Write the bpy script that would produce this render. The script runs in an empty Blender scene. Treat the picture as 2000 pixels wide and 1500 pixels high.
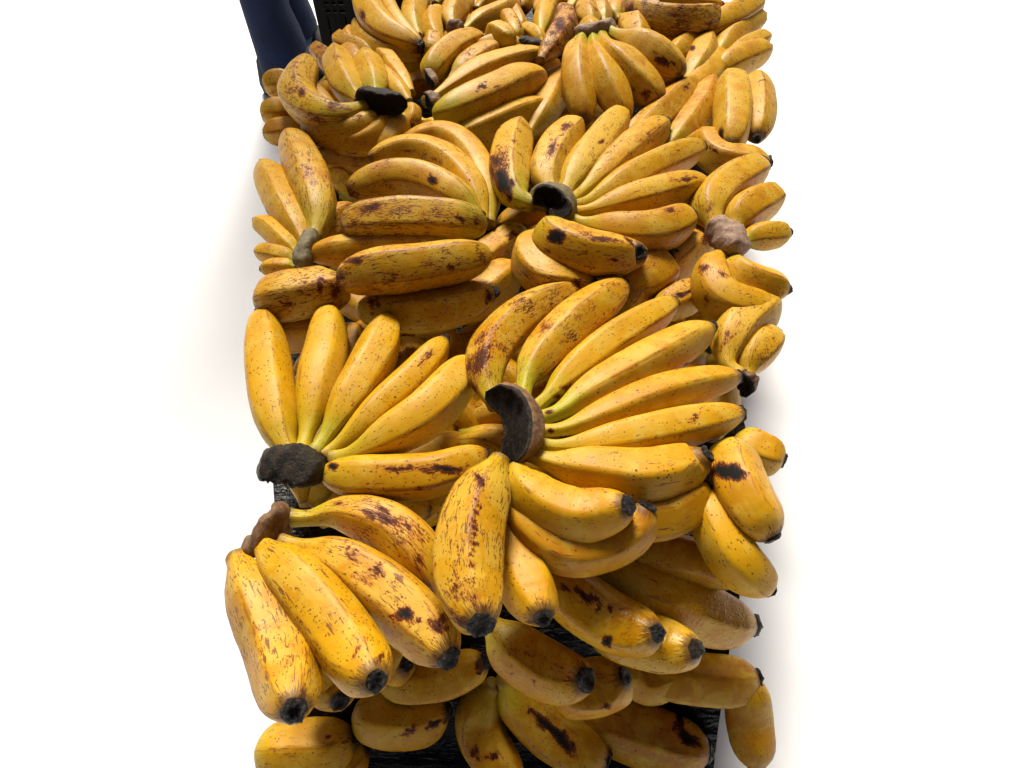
import bpy, bmesh, math, random
import numpy as np
from mathutils import Vector, Matrix
random.seed(7); np.random.seed(7)
R = math.radians
scene = bpy.context.scene
C = scene.collection

# ------------------------------------------------------------------ camera
H, PITCH, F = 0.45, R(50), 1200.0          # camera height over the heap top (m), tilt below the horizon, focal length in photo pixels
cam_d = bpy.data.cameras.new('camera'); cam = bpy.data.objects.new('camera', cam_d); C.objects.link(cam)
cam.location = (0, 0, H); cam.rotation_euler = (math.pi/2 - PITCH, 0, 0)
cam_d.sensor_width = 36; cam_d.lens = 36*F/2000; cam_d.clip_start = 0.01; cam_d.clip_end = 400
scene.camera = cam
FW = np.array([0, math.cos(PITCH), -math.sin(PITCH)]); UP = np.array([0, math.sin(PITCH), math.cos(PITCH)]); CAM = np.array([0, 0, H])

# ------------------------------------------------------------------ world, sun, exposure
SUN_EL, SUN_AZ = R(50), R(-9)              # from behind the heap, a little to the left
w = bpy.data.worlds.new('World'); scene.world = w; w.use_nodes = True
nt = w.node_tree; bg = nt.nodes['Background']
sky = nt.nodes.new('ShaderNodeTexSky'); sky.sky_type = 'NISHITA'; sky.sun_disc = False
sky.sun_elevation = SUN_EL; sky.sun_rotation = SUN_AZ; sky.air_density = 0.25; sky.dust_density = 7.0; sky.ozone_density = 0.0
nt.links.new(sky.outputs[0], bg.inputs[0]); bg.inputs[1].default_value = 0.05
sd = bpy.data.lights.new('sun', 'SUN'); sd.energy = 5.0; sd.angle = R(18); sd.color = (1, 0.94, 0.83)
so = bpy.data.objects.new('sun', sd); C.objects.link(so)
sdir = Vector((math.sin(SUN_AZ)*math.cos(SUN_EL), math.cos(SUN_AZ)*math.cos(SUN_EL), math.sin(SUN_EL)))
so.rotation_euler = sdir.to_track_quat('Z', 'Y').to_euler(); so.location = sdir*6
vs = scene.view_settings; vs.view_transform = 'Standard'; vs.look = 'None'; vs.gamma = 1; vs.exposure = 0.25
scene.cycles.max_bounces = 6; scene.cycles.diffuse_bounces = 2; scene.cycles.glossy_bounces = 2

# ------------------------------------------------------------------ pixel <-> place
def base(y):                                 # the front of the heap slopes down to the near edge
    t = min(max((y - 1050)/420.0, 0), 1); t = t*t*(3 - 2*t)
    return -0.185*t
def at(x, y, z, rel=True):                   # the point at height z (cm over the heap surface) seen at photo pixel x, y
    d = FW*F + np.array([1, 0, 0])*(x - 1000) + UP*(750 - y)
    zz = z/100 + (base(y) if rel else 0)
    return CAM + d*((zz - H)/d[2])
def depth(p): return float(np.dot(p - CAM, FW))
def pix(P):
    q = P - CAM; dz = q@FW
    return np.stack([1000 + F*q[:, 0]/dz, 750 - F*(q@UP)/dz], 1)

# ------------------------------------------------------------------ node helpers
class NT:
    def __init__(s, name):
        s.m = bpy.data.materials.new(name); s.m.use_nodes = True; s.t = s.m.node_tree; s.b = s.t.nodes['Principled BSDF']
    def n(s, typ, **kw):
        o = s.t.nodes.new(typ)
        for k, v in kw.items(): setattr(o, k, v)
        return o
    def l(s, a, b): s.t.links.new(a, b)
    def put(s, sock, v):
        if isinstance(v, bpy.types.NodeSocket): s.l(v, sock)
        else: sock.default_value = v
    def math(s, op, a, b=0.0, clamp=False):
        o = s.n('ShaderNodeMath', operation=op, use_clamp=clamp); s.put(o.inputs[0], a); s.put(o.inputs[1], b); return o.outputs[0]
    def attr(s, name, typ='GEOMETRY'): return s.n('ShaderNodeAttribute', attribute_name=name, attribute_type=typ)
    def vscale(s, v, sc):
        o = s.n('ShaderNodeVectorMath', operation='MULTIPLY'); s.l(v, o.inputs[0]); o.inputs[1].default_value = sc; return o.outputs[0]
    def noise(s, v, scale, detail=3, rough=0.55, dist=0.0):
        o = s.n('ShaderNodeTexNoise'); s.l(v, o.inputs['Vector']); o.inputs['Scale'].default_value = scale
        o.inputs['Detail'].default_value = detail; o.inputs['Roughness'].default_value = rough; o.inputs['Distortion'].default_value = dist
        return o.outputs['Fac']
    def voro(s, v, scale, feature='F1', rnd=1.0):
        o = s.n('ShaderNodeTexVoronoi', feature=feature); s.l(v, o.inputs['Vector']); o.inputs['Scale'].default_value = scale
        o.inputs['Randomness'].default_value = rnd; return o
    def step(s, v, a, b, smooth=True):       # 0 below a, 1 above b
        o = s.n('ShaderNodeMapRange', interpolation_type='SMOOTHSTEP' if smooth else 'LINEAR'); s.put(o.inputs['Value'], v)
        s.put(o.inputs['From Min'], a); s.put(o.inputs['From Max'], b); return o.outputs[0]
    def mix(s, f, a, b, mode='MIX'):
        o = s.n('ShaderNodeMix', data_type='RGBA', blend_type=mode); s.put(o.inputs[0], f)
        for i, v in ((6, a), (7, b)):
            if isinstance(v, bpy.types.NodeSocket): s.l(v, o.inputs[i])
            else: o.inputs[i].default_value = (*v, 1)
        return o.outputs[2]
    def col(s, v): s.put(s.b.inputs['Base Color'], v if isinstance(v, bpy.types.NodeSocket) else (*v, 1))
    def rough(s, v): s.put(s.b.inputs['Roughness'], v)
    def bump(s, h, strength=0.3, dist=0.001):
        o = s.n('ShaderNodeBump'); o.inputs['Strength'].default_value = strength; o.inputs['Distance'].default_value = dist
        s.l(h, o.inputs['Height']); s.l(o.outputs[0], s.b.inputs['Normal'])

# ------------------------------------------------------------------ banana peel
def peel():
    k = NT('banana_peel')
    sp = k.attr('sp').outputs['Vector']; tt = k.attr('tt').outputs['Fac']; rg = k.attr('rg').outputs['Fac']; mk = k.attr('mk').outputs['Fac']
    P = {n: k.attr(n, 'OBJECT').outputs['Fac'] for n in ('bruise', 'speck', 'pale', 'green', 'tone', 'scratch', 'wet', 'neck')}
    big = k.noise(sp, 28, 3); mid = k.noise(sp, 75, 4, 0.6); fine = k.noise(sp, 420, 4, 0.65)
    long_v = k.vscale(sp, (1, 1, 0.28)); longn = k.noise(long_v, 130, 4, 0.65, 0.6)
    # yellow to ochre, mottled
    tone = k.math('ADD', P['tone'], k.math('MULTIPLY', k.math('SUBTRACT', big, 0.5), 1.1), True)
    c = k.mix(tone, (0.60, 0.326, 0.0016), (0.41, 0.152, 0.0015))
    c = k.mix(k.math('MULTIPLY', k.step(mid, 0.42, 0.72), 0.35), c, (0.64, 0.395, 0.005))
    # buff, dulled areas of the peel
    pl = k.math('MULTIPLY', k.step(k.math('ADD', k.noise(sp, 40, 4, 0.6, 0.4), k.math('MULTIPLY', P['pale'], 0.22)), 0.56, 0.72), 0.75)
    c = k.mix(pl, c, (0.57, 0.35, 0.034))
    # green towards the neck and faint streaks along the fruit
    g = k.math('MULTIPLY', k.step(k.math('ADD', tt, k.math('MULTIPLY', k.math('SUBTRACT', mid, 0.5), 0.25)), 0.30, 0.08), P['green'])
    c = k.mix(g, c, (0.36, 0.36, 0.012))
    c = k.mix(k.math('MULTIPLY', k.step(longn, 0.56, 0.72), 0.30), c, (0.48, 0.20, 0.006))
    # brown rubbing along the ridges
    rub = k.math('MULTIPLY', k.step(rg, 0.80, 1.0), k.step(k.math('ADD', longn, k.math('MULTIPLY', P['bruise'], 0.26)), 0.55, 0.68))
    c = k.mix(k.math('MULTIPLY', rub, 0.8), c, (0.26, 0.09, 0.014))
    # specks
    def dots(scale, r0, r1, dens):
        v = k.voro(sp, scale); sepc = k.n('ShaderNodeSeparateColor'); k.l(v.outputs['Color'], sepc.inputs[0])
        rad = k.math('MULTIPLY', sepc.outputs[1], r1); rad = k.math('ADD', rad, r0)
        on = k.math('LESS_THAN', sepc.outputs[0], dens)
        return k.math('MULTIPLY', k.step(v.outputs['Distance'], rad, k.math('MULTIPLY', rad, 0.55)), on)
    clus = k.step(k.noise(sp, 60, 2), 0.30, 0.70)
    dens = k.math('MULTIPLY', k.math('MULTIPLY', P['speck'], clus), 1.0)
    d1 = dots(340, 0.13, 0.24, k.math('MULTIPLY', dens, 2.0)); d2 = dots(140, 0.06, 0.14, k.math('MULTIPLY', dens, 0.6))
    c = k.mix(k.math('MULTIPLY', d1, 0.86), c, (0.10, 0.035, 0.010)); c = k.mix(k.math('MULTIPLY', d2, 0.92), c, (0.055, 0.016, 0.007))
    # short scratches, two directions
    def scratch(vec, thr, rot):
        m = k.n('ShaderNodeMapping'); k.l(vec, m.inputs['Vector']); m.inputs['Rotation'].default_value = rot; m.inputs['Scale'].default_value = (1, 1, 0.16)
        nn = k.noise(m.outputs[0], 520, 2, 0.5, 0.8)
        return k.step(nn, thr, k.math('ADD', thr, 0.05))
    area = k.noise(sp, 48, 3, 0.6)
    thr = k.math('SUBTRACT', 0.785, k.math('MULTIPLY', P['scratch'], k.math('MULTIPLY', area, 0.36)))
    s1 = scratch(sp, thr, (0.5, 0.2, 0)); s2 = k.math('MAXIMUM', scratch(sp, thr, (1.1, -0.5, 0.3)), scratch(sp, thr, (1.5, 0.9, -0.4)))
    c = k.mix(k.math('MULTIPLY', k.math('MAXIMUM', s1, s2), 0.85), c, (0.13, 0.035, 0.012))
    # bruises: feathery red-brown with a black heart; mk holds each fruit's own marks
    f1 = k.noise(k.vscale(sp, (1, 1, 0.7)), 330, 5, 0.75, 1.2); mp = k.n('ShaderNodeMapping'); k.l(sp, mp.inputs['Vector']); mp.inputs['Rotation'].default_value = (0.9, 0.5, 0.2); mp.inputs['Scale'].default_value = (1, 1, 0.3)
    f2 = k.noise(mp.outputs[0], 760, 3, 0.6, 0.5)
    feather = k.math('ADD', k.math('MULTIPLY', k.math('SUBTRACT', f1, 0.5), 0.70), k.math('MULTIPLY', k.math('SUBTRACT', f2, 0.5), 0.75))
    field = k.math('ADD', k.noise(sp, 52, 4, 0.62, 0.5), feather)
    bl = k.math('ADD', field, k.math('MULTIPLY', k.math('SUBTRACT', P['bruise'], 0.42), 0.36))
    bl = k.math('ADD', bl, k.math('MULTIPLY', k.step(tt, 0.90, 1.0), 0.16))
    b1 = k.step(bl, 0.70, 0.80); b2 = k.step(bl, 0.82, 0.94)
    c = k.mix(k.math('MULTIPLY', k.step(bl, 0.62, 0.76), 0.4), c, (0.42, 0.15, 0.014)); c = k.mix(k.math('MULTIPLY', b1, 0.88), c, (0.10, 0.024, 0.008)); c = k.mix(k.math('MULTIPLY', b2, 0.9), c, (0.045, 0.014, 0.008))
    mm = k.math('ADD', mk, k.math('MULTIPLY', k.math('ADD', feather, k.math('MULTIPLY', k.math('SUBTRACT', mid, 0.5), 0.5)), 1.25))
    mm = k.math('MULTIPLY', mm, k.step(mk, 0.04, 0.25))
    c = k.mix(k.math('MULTIPLY', k.step(mm, 0.14, 0.40), 0.6), c, (0.40, 0.115, 0.012)); c = k.mix(k.math('MULTIPLY', k.step(mm, 0.32, 0.50), 0.94), c, (0.080, 0.018, 0.007)); c = k.mix(k.step(mm, 0.58, 0.84), c, (0.010, 0.010, 0.008))
    # corky brown where the neck joins the crown
    c = k.mix(k.math('MULTIPLY', k.step(k.math('SUBTRACT', tt, k.math('MULTIPLY', feather, 0.03)), 0.045, 0.0), P['neck']), c, (0.13, 0.065, 0.02))
    # last millimetres towards the blossom end
    c = k.mix(k.math('MULTIPLY', k.step(k.math('ADD', tt, k.math('MULTIPLY', feather, 0.10)), 0.955, 0.985), 0.8), c, (0.10, 0.045, 0.014))
    k.col(c)
    dark = k.math('MAXIMUM', b2, k.step(mm, 0.6, 0.78))
    ro = k.math('ADD', 0.40, k.math('MULTIPLY', mid, 0.16)); ro = k.math('ADD', ro, k.math('MULTIPLY', dark, 0.12))
    k.rough(k.math('SUBTRACT', ro, k.math('MULTIPLY', P['wet'], 0.16)))
    k.put(k.b.inputs['Specular IOR Level'], k.math('SUBTRACT', 0.24, k.math('MULTIPLY', k.math('MAXIMUM', b1, k.step(mm, 0.32, 0.5)), 0.16)))
    drop = k.voro(sp, 260, 'SMOOTH_F1'); dh = k.math('MULTIPLY', k.step(drop.outputs['Distance'], 0.38, 0.12), P['wet'])
    h = k.math('ADD', k.math('MULTIPLY', fine, 0.25), k.math('MULTIPLY', longn, 0.55))
    h = k.math('ADD', h, k.math('MULTIPLY', k.math('MAXIMUM', b1, dark), -0.45)); h = k.math('ADD', h, k.math('MULTIPLY', dh, 0.9))
    k.bump(h, 0.35, 0.0011)
    return k.m
def simple(name, c1, c2, scale, ro=0.6, bstr=0.4, bdist=0.001, stretch=(1, 1, 1), spec=0.4, thr=(0.35, 0.65)):
    k = NT(name); tc = k.n('ShaderNodeTexCoord').outputs['Object']; v = k.vscale(tc, stretch)
    a = k.noise(v, scale, 5, 0.65); k.col(k.mix(k.step(a, *thr), c1, c2)); k.rough(ro); k.b.inputs['Specular IOR Level'].default_value = spec
    k.bump(k.noise(v, scale*2.3, 5, 0.7), bstr, bdist); return k.m
M_PEEL = peel()
def tip_mat():
    k = NT('dry_blossom_end'); tc = k.n('ShaderNodeTexCoord').outputs['Object']; rnd = k.n('ShaderNodeObjectInfo').outputs['Random']
    a = k.step(k.noise(tc, 300, 5, 0.65), 0.46, 0.72)
    lightc = k.mix(rnd, (0.11, 0.095, 0.085), (0.10, 0.055, 0.025)); c = k.mix(a, (0.005, 0.004, 0.004), lightc)
    k.col(k.mix(k.math('MULTIPLY', k.step(rnd, 0.6, 1.0), 0.35), c, (0.085, 0.045, 0.02))); k.rough(0.45); k.b.inputs['Specular IOR Level'].default_value = 0.35
    k.bump(k.noise(tc, 620, 5, 0.7), 1.0, 0.004); return k.m
M_TIP = tip_mat()
M_CUT = simple('blackened_cut', (0.003, 0.002, 0.002), (0.075, 0.040, 0.018), 560, 0.5, 1.0, 0.005, (1, 0.3, 1), 0.2, thr=(0.45, 0.75))
M_CROWN = {'brown': simple('brown_crown_skin', (0.10, 0.045, 0.018), (0.24, 0.13, 0.055), 120, 0.65, 0.6, 0.002),
           'grey': simple('grey_green_crown_skin', (0.10, 0.075, 0.03), (0.19, 0.15, 0.065), 140, 0.6, 0.5, 0.002),
           'black': simple('black_crown_skin', (0.012, 0.010, 0.009), (0.045, 0.032, 0.02), 160, 0.5, 0.8, 0.003, spec=0.22),
           'pale': simple('pale_dry_crown_skin', (0.22, 0.13, 0.085), (0.38, 0.25, 0.17), 170, 0.7, 0.6, 0.002)}

# ------------------------------------------------------------------ mesh builders
def catmull(P, n):
    P = np.asarray(P, float)
    if len(P) == 2: P = np.array([P[0], (P[0]+P[1])/2, P[1]])
    E = np.vstack([2*P[0]-P[1], P, 2*P[-1]-P[-2]]); dense = []
    for i in range(1, len(E)-2):
        p0, p1, p2, p3 = E[i-1:i+3]
        for t in np.linspace(0, 1, 24, endpoint=False):
            dense.append(0.5*(2*p1 + (p2-p0)*t + (2*p0-5*p1+4*p2-p3)*t*t + (3*p1-p0-3*p2+p3)*t**3))
    dense.append(P[-1]); D = np.array(dense)
    for _ in range(14): D[1:-1] = D[1:-1]*0.5 + (D[:-2]+D[2:])*0.25
    s = np.concatenate([[0], np.cumsum(np.linalg.norm(np.diff(D, axis=0), axis=1))])
    u = np.linspace(0, s[-1], n)
    return np.stack([np.interp(u, s, D[:, j]) for j in range(3)], 1), s[-1]
def frames(Q, ref):
    T = np.gradient(Q, axis=0); T /= np.linalg.norm(T, axis=1)[:, None]
    N = np.zeros_like(T); v = ref - T[0]*np.dot(ref, T[0]); N[0] = v/np.linalg.norm(v)
    for i in range(1, len(T)):
        v = N[i-1] - T[i]*np.dot(N[i-1], T[i]); N[i] = v/np.linalg.norm(v)
    return T, N, np.cross(T, N)
def new_mesh(name, V, faces, mats, midx=None, smooth=True):
    me = bpy.data.meshes.new(name); me.from_pydata([tuple(v) for v in V], [], faces); me.update()
    for m in mats: me.materials.append(m)
    if midx is not None: me.polygons.foreach_set('material_index', midx)
    if smooth: me.polygons.foreach_set('use_smooth', [True]*len(me.polygons))
    return me
def link(name, me, loc, parent=None):
    o = bpy.data.objects.new(name, me); C.objects.link(o); o.location = loc
    if parent: o.parent = parent
    return o
def tag(o, label=None, cat=None, group=None, kind=None):
    for a, b in (('label', label), ('category', cat), ('group', group), ('kind', kind)):
        if b: o[a] = b
def rings(n, m, cap0=False, cap1=False):     # faces of n rings of m vertices
    f = [(i*m+j, i*m+(j+1) % m, (i+1)*m+(j+1) % m, (i+1)*m+j) for i in range(n-1) for j in range(m)]
    if cap0: f.append(tuple(range(m-1, -1, -1)))
    if cap1: f.append(tuple((n-1)*m+j for j in range(m)))
    return f

PROF = {'l': ([0, .05, .14, .22, .30, .40, .52, .64, .76, .85, .92, .965, .987, 1], [.42, .36, .36, .42, .56, .80, .96, 1, .96, .86, .72, .54, .42, .34]),
        'n': ([0, .05, .10, .16, .24, .34, .46, .60, .74, .84, .91, .96, .985, 1], [.38, .31, .31, .42, .65, .86, .97, 1, .97, .88, .74, .55, .41, .32]),
        's': ([0, .04, .09, .16, .26, .40, .56, .72, .83, .91, .96, .985, 1], [.36, .38, .50, .72, .90, .99, 1, .95, .86, .72, .54, .41, .32]),
        'r': ([0, .015, .04, .09, .17, .28, .42, .60, .74, .84, .91, .96, .985, 1], [.22, .38, .55, .74, .90, .98, 1, 1, .96, .87, .73, .55, .41, .32]),
        'b': ([0, .015, .04, .09, .17, .28, .42, .60, .74, .84, .92, .965, .987, 1], [.22, .38, .55, .74, .90, .98, 1, 1, .97, .90, .75, .56, .40, .24])}
ALL_BANANAS = []
def banana(parent, org, pts, wpx, z, prof='n', tip='disc', marks=(), ab=False, nseg=36, nlen=72, fill=False, **pr):
    n = len(pts); zs = list(z) if len(z) == n else list(np.interp(np.linspace(0, 1, n), np.linspace(0, 1, len(z)), z))
    W = [at(x, y, zz, not ab) for (x, y), zz in zip(pts, zs)] if not fill else [np.array(p) for p in pts]
    Q, L = catmull(W, nlen)
    # gather rings towards both ends, where the outline turns
    u = np.linspace(0, 1, nlen); ue = 0.65*u + 0.35*(0.5 - 0.5*np.cos(math.pi*u))
    Q = np.stack([np.interp(ue, u, Q[:, j]) for j in range(3)], 1)
    if not fill: wpx *= 1.0 + 0.10*min(max((760 - pts[len(pts)//2][1])/300, 0), 1)
    rad = wpx if fill else wpx/2*np.mean([depth(q) for q in Q[nlen//3:2*nlen//3]])/F
    T, N, B = frames(Q, np.array([0.1, -0.3, 1.0]))
    px, py = PROF[prof]; r = np.interp(ue, px, py)
    for _ in range(2): r[1:-1] = r[1:-1]*0.5 + (r[:-2]+r[2:])*0.25
    r = r*rad
    th = np.arange(nseg)/nseg*2*math.pi; ph = random.uniform(0, 1.25)
    side = 2*math.pi/5; a = np.mod(th, side) - side/2
    poly = math.cos(side/2)/np.cos(a); poly /= poly.mean()
    amt = random.uniform(0.40, 0.85)*np.interp(ue, [0, .2, .5, .9, 1], [.5, .8, 1, .9, .3])
    lump = np.random.uniform(-1, 1, 6)
    V = []; sp = []; rg = []; off = np.random.uniform(-40, 40, 3)
    for i in range(nlen):
        wob = 1 + 0.012*math.sin(ue[i]*9+lump[0]*3)+0.010*math.sin(ue[i]*17+lump[1]*5)
        for j in range(nseg):
            rr = r[i]*(1 - amt[i] + amt[i]*poly[j])*wob*(1 + 0.014*math.sin(2*th[j]+lump[2]*4+ue[i]*4) )
            ang = th[j] + ph + 0.25*lump[3]*ue[i]
            V.append(Q[i] + (N[i]*math.cos(ang) + B[i]*math.sin(ang))*rr)
            sp.append(np.array([rad*math.cos(th[j]), rad*math.sin(th[j]), ue[i]*L]) + off)
            rg.append(abs(a[j])/(side/2))
    V = np.array(V); o0 = Q[0]
    me = new_mesh('banana', V - o0, rings(nlen, nseg, True, True), [M_PEEL])
    nv = len(V)
    A = me.attributes
    A.new('sp', 'FLOAT_VECTOR', 'POINT').data.foreach_set('vector', np.array(sp, np.float32).ravel())
    A.new('tt', 'FLOAT', 'POINT').data.foreach_set('value', np.repeat(ue, nseg).astype(np.float32))
    A.new('rg', 'FLOAT', 'POINT').data.foreach_set('value', np.array(rg, np.float32))
    mk = np.zeros(nv)
    if marks:
        UV = pix(V); cen = np.repeat(Q, nseg, 0); face = np.sum((V-cen)*(CAM-V), 1) > 0
        more = []
        for (mx, my, rx, ry, rot, s) in marks:   # a bruise is a cluster of uneven patches
            if rx*ry < 90: more.append((mx, my, rx, ry, rot, s)); continue
            more.append((mx, my, rx*.62, ry*.6, rot, s))
            for _ in range(6):
                a_, q_ = random.uniform(0, 6.28), random.uniform(.45, 1.05); ux, uy = rx*q_*math.cos(a_), ry*q_*math.sin(a_); k_ = random.uniform(.2, .5)
                more.append((mx + ux*math.cos(R(rot)) - uy*math.sin(R(rot)), my + ux*math.sin(R(rot)) + uy*math.cos(R(rot)), max(3, rx*k_), max(3, ry*k_*random.uniform(.6, 1.4)), rot + random.uniform(-40, 40), s*random.uniform(.55, 1)))
        for (mx, my, rx, ry, rot, s) in more:
            d = UV - np.array([mx, my]); cr, sr = math.cos(R(rot)), math.sin(R(rot))
            e = ((d[:, 0]*cr + d[:, 1]*sr)/rx)**2 + ((-d[:, 0]*sr + d[:, 1]*cr)/ry)**2
            mk = np.maximum(mk, (s if s >= 1 else s*0.88)*np.exp(-e*0.7)*face)
    A.new('mk', 'FLOAT', 'POINT').data.foreach_set('value', mk.astype(np.float32))
    o = link('banana', me, o0 - org, parent)
    d = dict(bruise=0.4, speck=0.5, pale=0.4, green=0.25, tone=0.35, scratch=0.5, wet=0.0, neck=0.0 if prof in 'rb' else 0.7); d.update(pr); d['tone'] += random.uniform(-.14, .14); d['green'] = d['green'] if d['green'] > .3 else max(0, d['green'] + random.uniform(-.25, .35))
    if not fill and pts[len(pts)//2][1] < 720: d['bruise'] += .12; d['scratch'] += .12; d['speck'] += .15
    for k_, v in d.items(): o[k_] = float(v) if k_ in ('wet', 'green', 'neck') else float(v) + random.uniform(-0.08, 0.08)
    ALL_BANANAS.append(o)
    if tip == 'disc' and random.random() < .22: tip = 'nub'
    if tip and prof != 'b': blossom_tip(o, Q[-1], T[-1], N[-1], B[-1], r[-1], rad, o0, tip)
    return o
def blossom_tip(o, q, t, nn, bb, r0, rad, o0, style):
    m = 14; sz = random.uniform(.84, 1.06); hh_ = random.uniform(.5, 1.5); rows = [(-0.14, 0.98), (0.03, 1.08), (0.14, 1.04), (0.22, 0.86), (0.19, 0.55), (0.08, 0.25)]
    if style == 'nub': rows = [(-0.12, 1.0), (0.06, 1.06), (0.20, 0.88), (0.32, 0.62), (0.44, 0.52), (0.46, 0.2)]
    V = []; rnd = np.random.uniform(0.80, 1.16, m)
    for (h, s) in rows:
        for j in range(m):
            a = j/m*2*math.pi; k_ = s*(0.35+0.65*rnd[j])*random.uniform(0.93, 1.07)
            lift = random.uniform(-.08, .10)*(h > .1); k_ *= sz if h > 0 else 1
            V.append(q + t*((h*(hh_ if h > 0 else 1)+lift)*rad*0.55) + (nn*math.cos(a)+bb*math.sin(a))*r0*k_*1.08)
    me = new_mesh('blossom_tip', np.array(V) - q, rings(len(rows), m, False, True), [M_TIP])
    return link('blossom_tip', me, q - o0, o)

def crown(parent, org, pts, wpx, z, out, thick, skin='brown', cut=True, taper=0.75):
    n = len(pts); zs = list(np.interp(np.linspace(0, 1, n), np.linspace(0, 1, len(z)), z))
    W = [at(x, y, zz) for (x, y), zz in zip(pts, zs)]
    NL, m = 34, 30
    Q, L = catmull(W, NL); c0 = at(pts[n//2][0], pts[n//2][1], zs[n//2])
    dp = at(pts[n//2][0]+out[0], pts[n//2][1]+out[1], zs[n//2]+(out[2] if len(out) > 2 else 0)) - c0; dp /= np.linalg.norm(dp)
    T = np.gradient(Q, axis=0); T /= np.linalg.norm(T, axis=1)[:, None]
    a0 = wpx/2*depth(c0)/F; b0 = thick/200
    V = []; q1, q2, q3 = np.random.uniform(0, 6, 3)
    for i in range(NL):
        u = i/(NL-1); e = min(u, 1-u)
        s = taper + (1-taper)*math.sin(math.pi*u); s *= min(1, math.sqrt(max(0.10, min(1, e/0.14))))
        D = dp - T[i]*np.dot(dp, T[i]); D /= np.linalg.norm(D); Nn = np.cross(T[i], D)
        for j in range(m):
            a = j/m*2*math.pi; ca, sa = math.cos(a), math.sin(a)
            x = math.copysign(abs(ca)**0.75, ca); y = math.copysign(abs(sa)**0.75, sa)
            g = 1 + 0.08*math.sin(u*7+2*a+q1) + 0.05*math.sin(u*13-3*a+q2) + 0.03*math.sin(u*23+5*a+q3) + random.uniform(-.035, .035)
            if cut and x > 0.70: x = 0.70 - 0.34*(1-abs(y)**1.6) + random.uniform(-.05, .05) + 0.05*math.sin(u*40+q2)
            V.append(Q[i] + (D*x*a0 + Nn*y*b0)*s*g)
    F_ = rings(NL, m, True, True); mi = []
    for f in F_:
        j = f[0] % m; c_ = math.cos((j+0.5)/m*2*math.pi)
        mi.append(0 if not cut or len(f) != 4 or c_ < 0.28 else 1 if c_ > 0.62 else 2)
    me = new_mesh('stem', np.array(V) - c0, F_, [M_CROWN[skin], M_CUT, M_CROWN['black']], mi)
    return link('stem', me, c0 - org, parent)

def bunch(label, fingers, stem=None, group='bunches of ripe bananas in the heap', stems=None, defaults=None):
    f0 = fingers[0]; k_ = stem if stem else None
    p = k_[0][len(k_[0])//2] if k_ else f0[0][0]; zz = (k_[2][0] if k_ else f0[2][0])
    org = at(p[0], p[1], zz)
    e = bpy.data.objects.new('banana_bunch', None); C.objects.link(e); e.location = org; e.empty_display_size = 0.03
    tag(e, label, 'bananas', group)
    tb = random.uniform(-.14, .14)
    for f in fingers:
        kw = dict(defaults or {}); kw.update(f[3] if len(f) > 3 else {})
        kw['tone'] = kw.get('tone', .35) + tb; banana(e, org, f[0], f[1], f[2], **kw)
    for st in ([stem] if stem else []) + (stems or []): crown(e, org, *st[:5], **(st[5] if len(st) > 5 else {}))
    return e

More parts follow.
